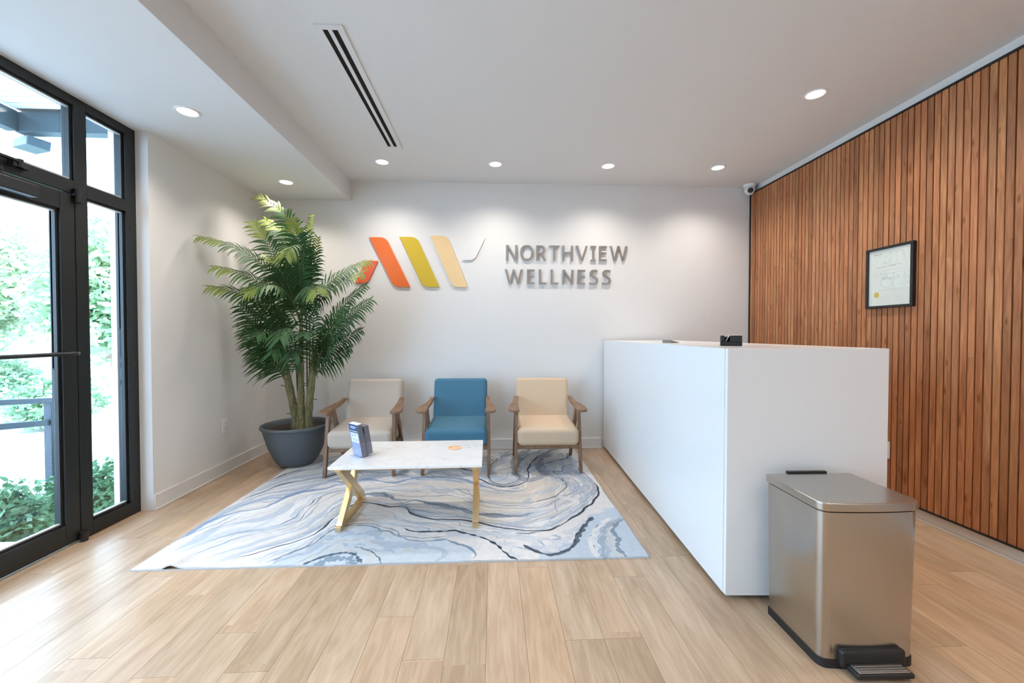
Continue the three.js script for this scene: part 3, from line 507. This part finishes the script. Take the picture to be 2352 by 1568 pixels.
// ---------------------------------------------------------------- potted palm
{
  const PX = -1.78, PZ = -3.74;
  const o = thing('potted_palm', 'tall artificial palm with arching green fronds in a grey ribbed pot', 'plant', [PX, RUG_H, PZ]);
  const prof = []; const rOf = (y) => 0.112 + 0.162 * Math.pow(Math.min(1, y / 0.335), 0.5);
  prof.push([0, 0.001], [0.12, 0.001], [0.135, 0.004]);
  for (let k = 0; k <= 110; k++) { const y = 0.012 + k / 110 * 0.315; prof.push([rOf(y) + 0.0014 * Math.sin(k * 1.7) + 0.0006 * Math.sin(k * 4.1), y]); }
  prof.push([0.279, 0.333], [0.288, 0.338], [0.291, 0.350], [0.289, 0.362], [0.280, 0.366], [0.268, 0.362], [0.262, 0.335], [0.255, 0.30]);
  part('pot', new THREE.LatheGeometry(prof.map((p) => new THREE.Vector2(...p)), 72), std(lin(0.105, 0.125, 0.14), 0.55), o);
  const soil = new THREE.CircleGeometry(0.262, 40, 0, 6.2832).rotateX(-Math.PI / 2).translate(0, 0.315, 0);
  part('soil', new THREE.CylinderGeometry(0.262, 0.255, 0.02, 40).translate(0, 0.305, 0), std(lin(0.045, 0.03, 0.022), 0.95), o);
  const loc = ([x, y, z]) => new THREE.Vector3(x - PX, y, z - PZ);
  const bark = dataTex(128, 512, (i, j) => { const v = fbm(i / 20, j / 60) * 26 + N1(i / 4, j / 50) * 16 + (j % 90 < 5 ? -30 : 0); return [124 + v, 118 + v, 82 + v * 0.8]; });
  const trunkMat = std(lin(1, 1, 1), 0.8, { map: bark });
  const trunk = (pts, r0, r1) => {
    const cv = new THREE.CatmullRomCurve3(pts.map(loc)), g = new THREE.TubeGeometry(cv, 30, 1, 12, false), p = g.attributes.position, n = 13;
    for (let i = 0; i < p.count; i++) { const k = Math.floor(i / n) / 30, c = cv.getPointAt(k), r = (r0 + (r1 - r0) * k) * (1 + 0.12 * Math.max(0, Math.sin(k * 26)) + 0.5 * Math.exp(-k * 14)); p.setXYZ(i, c.x + (p.getX(i) - c.x) * r, c.y + (p.getY(i) - c.y) * r, c.z + (p.getZ(i) - c.z) * r); }
    g.computeVertexNormals(); const t = part('trunk', g, trunkMat, o);
    for (let q = 0; q < 4; q++) { const c = cv.getPointAt(0.2 + q * 0.19), s = q % 2 ? 1 : -1, rr = r0 * 0.85; part('leaf_scar', tube([[c.x + s * rr * 0.7, c.y - 0.02, c.z + 0.005], [c.x + s * (rr + 0.012), c.y + 0.012, c.z + 0.01], [c.x + s * (rr + 0.042), c.y + 0.014, c.z + 0.015]], 0.0045, 8, 5), trunkMat, t); }
  };
  trunk([[-1.775, 0.31, -3.73], [-1.785, 0.45, -3.72], [-1.825, 0.72, -3.70], [-1.87, 0.98, -3.68]], 0.032, 0.028);
  trunk([[-1.725, 0.31, -3.70], [-1.722, 0.55, -3.70], [-1.72, 0.80, -3.70], [-1.72, 1.36, -3.72]], 0.033, 0.014);
  trunk([[-1.675, 0.31, -3.73], [-1.665, 0.45, -3.72], [-1.63, 0.72, -3.70], [-1.59, 0.98, -3.69]], 0.032, 0.028);
  const canes = [[-1.765, -1.80, 1.2], [-1.685, -1.63, 1.25], [-1.755, -1.79, 1.1], [-1.745, -1.75, 1.35], [-1.70, -1.69, 1.4], [-1.69, -1.66, 1.3]];
  for (const [a, b, h] of canes) part('cane', tube([[a - PX, 0.31, -3.76 - PZ], [(a + b) / 2 - PX, 0.7, -3.765 - PZ], [b - PX, h, -3.75 - PZ]], 0.006, 12, 6), std(lin(0.06, 0.09, 0.035), 0.6), o);
  // fronds: base, control, tip, leaflet length
  const fronds = [
    // crown of the middle stem
    [[-1.73, 1.30, -3.72], [-1.84, 1.86, -3.56], [-2.20, 1.90, -3.17], 0.19], [[-1.74, 1.25, -3.70], [-1.86, 1.66, -3.52], [-2.13, 1.68, -3.22], 0.20], [[-1.76, 1.15, -3.69], [-1.88, 1.52, -3.50], [-2.17, 1.53, -3.22], 0.20],
    [[-1.74, 1.30, -3.72], [-1.83, 1.78, -3.70], [-2.06, 2.12, -3.62], 0.23], [[-1.72, 1.35, -3.75], [-1.60, 2.16, -3.74], [-1.97, 2.33, -3.56], 0.23], [[-1.72, 1.35, -3.75], [-1.70, 2.02, -3.78], [-2.03, 2.19, -3.74], 0.21], [[-1.71, 1.35, -3.76], [-1.72, 1.95, -3.84], [-1.66, 2.24, -3.80], 0.14],
    [[-1.70, 1.35, -3.68], [-1.68, 2.16, -3.62], [-1.665, 1.80, -3.34], 0.25], [[-1.71, 1.35, -3.70], [-1.66, 1.95, -3.68], [-1.70, 2.13, -3.52], 0.24], [[-1.70, 1.3, -3.74], [-1.62, 1.80, -3.78], [-1.56, 2.02, -3.70], 0.20],
    [[-1.69, 1.28, -3.70], [-1.50, 1.70, -3.66], [-1.08, 1.80, -3.58], 0.20], [[-1.68, 1.22, -3.70], [-1.48, 1.60, -3.58], [-1.10, 1.68, -3.46], 0.21], [[-1.70, 1.30, -3.69], [-1.60, 1.72, -3.56], [-1.38, 1.50, -3.27], 0.23], [[-1.73, 1.30, -3.69], [-1.76, 1.72, -3.56], [-1.93, 1.50, -3.27], 0.22], [[-1.72, 1.3, -3.68], [-1.80, 1.78, -3.60], [-1.88, 1.82, -3.42], 0.21],
    [[-1.73, 1.25, -3.76], [-1.82, 1.65, -3.86], [-1.98, 1.86, -3.92], 0.20],
    // crown of the left trunk
    [[-1.865, 0.95, -3.68], [-1.94, 1.34, -3.66], [-2.10, 1.56, -3.60], 0.23], [[-1.865, 0.92, -3.68], [-1.97, 1.20, -3.62], [-2.11, 1.40, -3.50], 0.23], [[-1.865, 0.86, -3.68], [-1.93, 1.08, -3.62], [-2.06, 1.26, -3.50], 0.23], [[-1.855, 0.80, -3.68], [-1.90, 0.96, -3.64], [-2.00, 1.12, -3.56], 0.22], [[-1.86, 0.95, -3.68], [-1.88, 1.42, -3.62], [-1.84, 1.52, -3.40], 0.22], [[-1.855, 0.9, -3.68], [-1.86, 1.28, -3.52], [-1.88, 1.16, -3.32], 0.22], [[-1.86, 0.92, -3.70], [-1.92, 1.25, -3.80], [-2.02, 1.42, -3.90], 0.20], [[-1.85, 0.76, -3.68], [-1.88, 0.90, -3.62], [-1.94, 1.00, -3.52], 0.21],
    // crown of the right trunk
    [[-1.595, 0.95, -3.69], [-1.46, 1.24, -3.69], [-1.10, 1.47, -3.68], 0.24], [[-1.595, 0.92, -3.69], [-1.44, 1.36, -3.62], [-1.10, 1.58, -3.54], 0.22], [[-1.595, 0.88, -3.69], [-1.46, 1.10, -3.60], [-1.17, 1.33, -3.50], 0.22], [[-1.60, 0.82, -3.69], [-1.52, 1.00, -3.62], [-1.33, 1.16, -3.52], 0.22], [[-1.605, 0.78, -3.69], [-1.56, 0.92, -3.64], [-1.46, 1.04, -3.54], 0.20], [[-1.60, 0.92, -3.69], [-1.56, 1.40, -3.60], [-1.50, 1.56, -3.46], 0.22], [[-1.60, 0.9, -3.68], [-1.56, 1.28, -3.52], [-1.52, 1.16, -3.32], 0.23], [[-1.60, 0.9, -3.71], [-1.52, 1.22, -3.80], [-1.40, 1.42, -3.90], 0.20],
    [[-1.595, 0.86, -3.69], [-1.42, 1.06, -3.66], [-1.16, 1.20, -3.60], 0.22], [[-1.60, 0.80, -3.70], [-1.46, 0.94, -3.68], [-1.26, 1.04, -3.62], 0.21], [[-1.86, 0.84, -3.69], [-1.99, 1.06, -3.68], [-2.14, 1.20, -3.62], 0.22], [[-1.855, 0.78, -3.69], [-1.96, 0.94, -3.66], [-2.08, 1.02, -3.58], 0.21],
    // low fronds of the middle
    [[-1.72, 0.84, -3.67], [-1.71, 1.40, -3.52], [-1.68, 1.14, -3.28], 0.25], [[-1.73, 0.80, -3.67], [-1.75, 1.16, -3.50], [-1.77, 1.02, -3.34], 0.23], [[-1.70, 0.80, -3.67], [-1.65, 1.16, -3.48], [-1.62, 1.00, -3.34], 0.23]
  ];
  const leafMats = [lin(0.035, 0.115, 0.03), lin(0.05, 0.14, 0.032), lin(0.03, 0.095, 0.03)].map((c) => phys(c, 0.6, { transmission: 0.22, thickness: 0, side: THREE.DoubleSide }));
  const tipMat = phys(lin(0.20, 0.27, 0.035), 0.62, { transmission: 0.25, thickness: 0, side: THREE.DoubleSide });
  const stemMat = std(lin(0.10, 0.15, 0.05), 0.55), r = rng(101);
  fronds.forEach(([b, c, t, len], fi) => {
    const cv = new THREE.QuadraticBezierCurve3(loc(b), loc(c), loc(t)), fr = new THREE.Group(); fr.name = 'frond'; o.add(fr);
    const st = new THREE.TubeGeometry(cv, 22, 0.0045, 6, false); { const p = st.attributes.position; for (let i = 0; i < p.count; i++) { const k = Math.floor(i / 7) / 22, q = cv.getPointAt(k), s = 1.35 - k * 1.05; p.setXYZ(i, q.x + (p.getX(i) - q.x) * s, q.y + (p.getY(i) - q.y) * s, q.z + (p.getZ(i) - q.z) * s); } }
    part('stem', st, stemMat, fr);
    const n = Math.round(cv.getLength() * 0.86 / 0.024), pos = [[], []], idx = [[], []], up = new THREE.Vector3(0, 0.72, 0.69);
    for (let k = 0; k < n; k++) for (const s of [-1, 1]) {
      const u = 0.14 + 0.86 * k / (n - 1), q = cv.getPointAt(u), T = cv.getTangentAt(u), S = new THREE.Vector3().crossVectors(T, up); if (S.lengthSq() < 0.01) S.set(1, 0, 0); S.normalize(); const N = new THREE.Vector3().crossVectors(S, T).normalize();
      const v = (u - 0.14) / 0.86, prof2 = Math.min(1, 0.55 + v * 1.8) * (1 - 0.62 * v * v), L = len * 1.08 * prof2 * (0.85 + 0.3 * r()), fwd = 0.62 + 0.62 * v + (r() - 0.5) * 0.18;
      const D = S.clone().multiplyScalar(s).addScaledVector(T, fwd).addScaledVector(N, 0.28 + (r() - 0.5) * 0.2).normalize(), Wd = new THREE.Vector3().crossVectors(D, N).normalize();
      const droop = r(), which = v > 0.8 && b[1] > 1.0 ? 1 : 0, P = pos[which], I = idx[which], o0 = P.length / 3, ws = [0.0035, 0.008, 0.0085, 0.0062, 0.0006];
      for (let m = 0; m < 5; m++) { const e = m / 4, cpt = q.clone().addScaledVector(D, L * e); cpt.y -= L * (0.34 + 0.3 * droop) * e * e; const lim = loc([XL + 0.02, 0, 0]).x; if (cpt.x < lim) cpt.x = lim + 0.004 * r(); if (cpt.z < ZB - PZ + 0.02) cpt.z = ZB - PZ + 0.02; for (const sd of [-1, 1]) P.push(cpt.x + Wd.x * ws[m] * sd, cpt.y + Wd.y * ws[m] * sd, cpt.z + Wd.z * ws[m] * sd); if (m) I.push(o0 + m * 2 - 2, o0 + m * 2 - 1, o0 + m * 2, o0 + m * 2 - 1, o0 + m * 2 + 1, o0 + m * 2); }
    }
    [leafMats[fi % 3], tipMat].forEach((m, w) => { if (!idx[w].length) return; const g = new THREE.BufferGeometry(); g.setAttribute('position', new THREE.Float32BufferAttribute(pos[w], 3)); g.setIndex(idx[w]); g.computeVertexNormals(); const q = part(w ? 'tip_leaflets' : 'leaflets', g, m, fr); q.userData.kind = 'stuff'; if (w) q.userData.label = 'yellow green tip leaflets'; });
  });
}
// ---------------------------------------------------------------- outside: paving, hedge, railing, canopy, trees
const GY = -0.42;
struct('pavement', bx(-60, -2.53, GY - 0.2, GY, -60, 40), std(lin(0.56, 0.56, 0.56), 0.9), 'pale sunlit concrete paving outside the glass door', 'pavement');
struct('entrance_landing', [bx(-3.35, -2.53, GY, -0.02, -2.45, 1.3)], std(lin(0.5, 0.49, 0.47), 0.9), 'concrete landing outside the glass door', 'landing');
function leafBall(count, rx, ry, rz, size, seed, shell = 0.55) {   // leaves scattered through an ellipsoid of foliage
  const r = rng(seed), P = [], I = [];
  for (let k = 0; k < count; k++) {
    const u = r() * 2 - 1, a = r() * Math.PI * 2, q = Math.sqrt(1 - u * u), d = Math.pow(shell + (1 - shell) * r(), 0.6) * (0.8 + 0.25 * N1(a * 1.5 + seed, u * 2));
    const c = new THREE.Vector3(Math.cos(a) * q * rx * d, u * ry * d, Math.sin(a) * q * rz * d), D = new THREE.Vector3(r() - 0.5, r() * 0.7 - 0.25, r() - 0.5).normalize(), W = new THREE.Vector3(r() - 0.5, r() - 0.5, r() - 0.5).cross(D).normalize(), L = size * (0.7 + 0.6 * r()), o0 = P.length / 3;
    for (const [e, w] of [[0, 0], [0.45, 0.27], [0.45, -0.27], [1, 0]]) P.push(c.x + D.x * L * e + W.x * L * w, c.y + D.y * L * e + W.y * L * w - 0.06 * L * e, c.z + D.z * L * e + W.z * L * w);
    I.push(o0, o0 + 1, o0 + 2, o0 + 1, o0 + 3, o0 + 2);
  }
  const g = new THREE.BufferGeometry(); g.setAttribute('position', new THREE.Float32BufferAttribute(P, 3)); g.setIndex(I); g.computeVertexNormals(); return g;
}
const shrubMat = phys(lin(0.15, 0.32, 0.15), 0.4, { transmission: 0.25, thickness: 0, side: THREE.DoubleSide }), treeMat = [lin(0.40, 0.56, 0.34), lin(0.48, 0.60, 0.40), lin(0.30, 0.47, 0.29)].map((c) => phys(c, 0.7, { transmission: 0.35, thickness: 0, side: THREE.DoubleSide })), barkMat = std(lin(0.12, 0.09, 0.07), 0.9);
const shrubs = [[-3.12, -2.68, 0.36, 0.36, 0.22, 'leafy green shrub outside the lower corner of the glass door'], [-3.10, -3.22, 0.36, 0.33, 0.22, 'leafy green shrub outside beside the railing post'], [-3.06, -3.75, 0.34, 0.41, 0.22, 'leafy green shrub outside the lower sidelight'], [-3.10, -4.28, 0.36, 0.38, 0.22, 'leafy green shrub past the sidelight jamb']];
shrubs.forEach(([x, z, rx, ry, rz, label], i) => {
  const o = thing('shrub', label, 'shrub', [x, GY, z], 0, 'shrubs along the building');
  const f = part('foliage', leafBall(4200, rx, ry, rz, 0.052, 50 + i, 0.35).translate(0, ry * 0.98, 0), shrubMat, o); f.userData.kind = 'stuff';
  part('stem', [0, 1, 2, 3].map((k) => tube([[0.03 * Math.cos(k * 1.7), 0, 0.03 * Math.sin(k * 1.7)], [0.08 * Math.cos(k * 1.7), ry * 0.6, 0.08 * Math.sin(k * 1.7)], [rx * 0.5 * Math.cos(k * 1.7), ry * 1.2, rz * 0.5 * Math.sin(k * 1.7)]], 0.006, 8, 5)), barkMat, o);
});
{
  const o = thing('railing', 'dark metal ramp railing seen through the glass door', 'railing', [0, 0, 0]);
  const m = std(lin(0.06, 0.075, 0.09), 0.45, { metalness: 0.4 });
  part('post', rbx(-3.63, -3.57, GY, 0.636, -3.49, -3.43, 0.004, 1), m, o);
  part('post', rbx(-3.63, -3.57, GY, 0.9, -1.29, -1.23, 0.004, 1), m, o);
  part('top_rail', bar([-3.6, 0.63, -3.56], [-3.6, 0.91, -1.1], 0.06, 0.04, [1, 0, 0]), m, o);
  part('mid_rail', bar([-3.6, 0.465, -3.43], [-3.6, 0.735, -1.2], 0.04, 0.045, [1, 0, 0]), m, o);
}
{
  const o = structure('entrance_canopy', 'entrance canopy of pale boards on dark steel beams', 'canopy');
  const boards = std(lin(0.82, 0.83, 0.85), 0.6), beam = std(lin(0.05, 0.085, 0.10), 0.5, { metalness: 0.2 }); let k = 0;
  for (let z = -4.02; z < 0.6; z += 0.1) part(k++ ? 'board_' + String(k - 1).padStart(3, '0') : 'board', bx(-4.45, -2.53, 3.28, 3.30, z + 0.006, z + 0.094), boards, o);
  part('deck', bx(-4.5, -2.53, 3.304, 3.40, -4.12, 0.65), std(lin(0.1, 0.09, 0.08), 0.9), o);
  part('beam', rbx(-4.5, -2.53, 3.085, 3.275, -4.16, -4.06, 0.004, 1), beam, o);
  part('beam', rbx(-4.56, -4.46, 3.085, 3.275, -4.05, 0.65, 0.004, 1), beam, o);
  part('bracket', bar([-4.62, 3.03, -4.25], [-4.30, 2.99, -4.08], 0.16, 0.09, [0, 0, 1]), beam, o);
  part('column', rbx(-4.56, -4.46, GY, 3.085, 0.5, 0.6, 0.004, 1), beam, o);
}
const trees = [[-9.0, -10.2, 1.7, 4.4, 0], [-13.0, -10.8, 1.8, 5.0, 1], [-13.6, -15.4, 2.3, 6.4, 2], [-18.4, -15.2, 2.4, 6.8, 1], [-18.8, -21, 2.6, 8.0, 1], [-24.2, -20.8, 2.7, 8.6, 0], [-25, -27.5, 3.0, 10, 2], [-12.6, -6.4, 1.8, 4.6, 1]];
trees.forEach(([x, z, r, h, c], i) => {
  const o = thing('tree', ['broad pale green tree far outside the door', 'tall pale tree outside behind the nearer trees', 'dense tree outside seen through the sidelight', 'rounded far tree above the paving', 'slim bright tree outside behind the sidelight', 'large dark far tree outside the sidelight', 'tallest far tree outside the glass', 'low tree at the left edge outside the door'][i], 'tree', [x, GY, z], 0, 'trees across the paving');
  const f = part('foliage', leafBall(9000, r, h * 0.42, r, 0.2, 200 + i, 0.3).translate(0, h * 0.58, 0), treeMat[c], o); f.userData.kind = 'stuff';
  part('trunk', tube([[0, 0, 0], [0.08, h * 0.25, 0.05], [0, h * 0.6, 0]], 0.13, 10, 8), barkMat, o);
});
[[-10.0, -7.7, 0.8, 0.55], [-7.4, -7.2, 0.75, 0.5], [-7.0, -9.2, 0.8, 0.55], [-11.2, -9.6, 0.8, 0.6]].forEach(([x, z, r, ry], i) => {
  const o = thing('bush', ['low bush across the paving at the far left', 'low bush across the paving behind the push bar', 'low bush across the paving through the sidelight', 'low bush across the paving past the sidelight jamb'][i], 'bush', [x, GY, z], 0, 'bushes across the paving');
  const f = part('foliage', leafBall(4000, r, ry, r, 0.11, 300 + i, 0.3).translate(0, ry * 0.95, 0), treeMat[2], o); f.userData.kind = 'stuff';
  part('stem', tube([[0, 0, 0], [0.03, ry * 0.5, 0], [0, ry, 0]], 0.03, 6, 6), barkMat, o);
});
renderer.render(scene, camera);
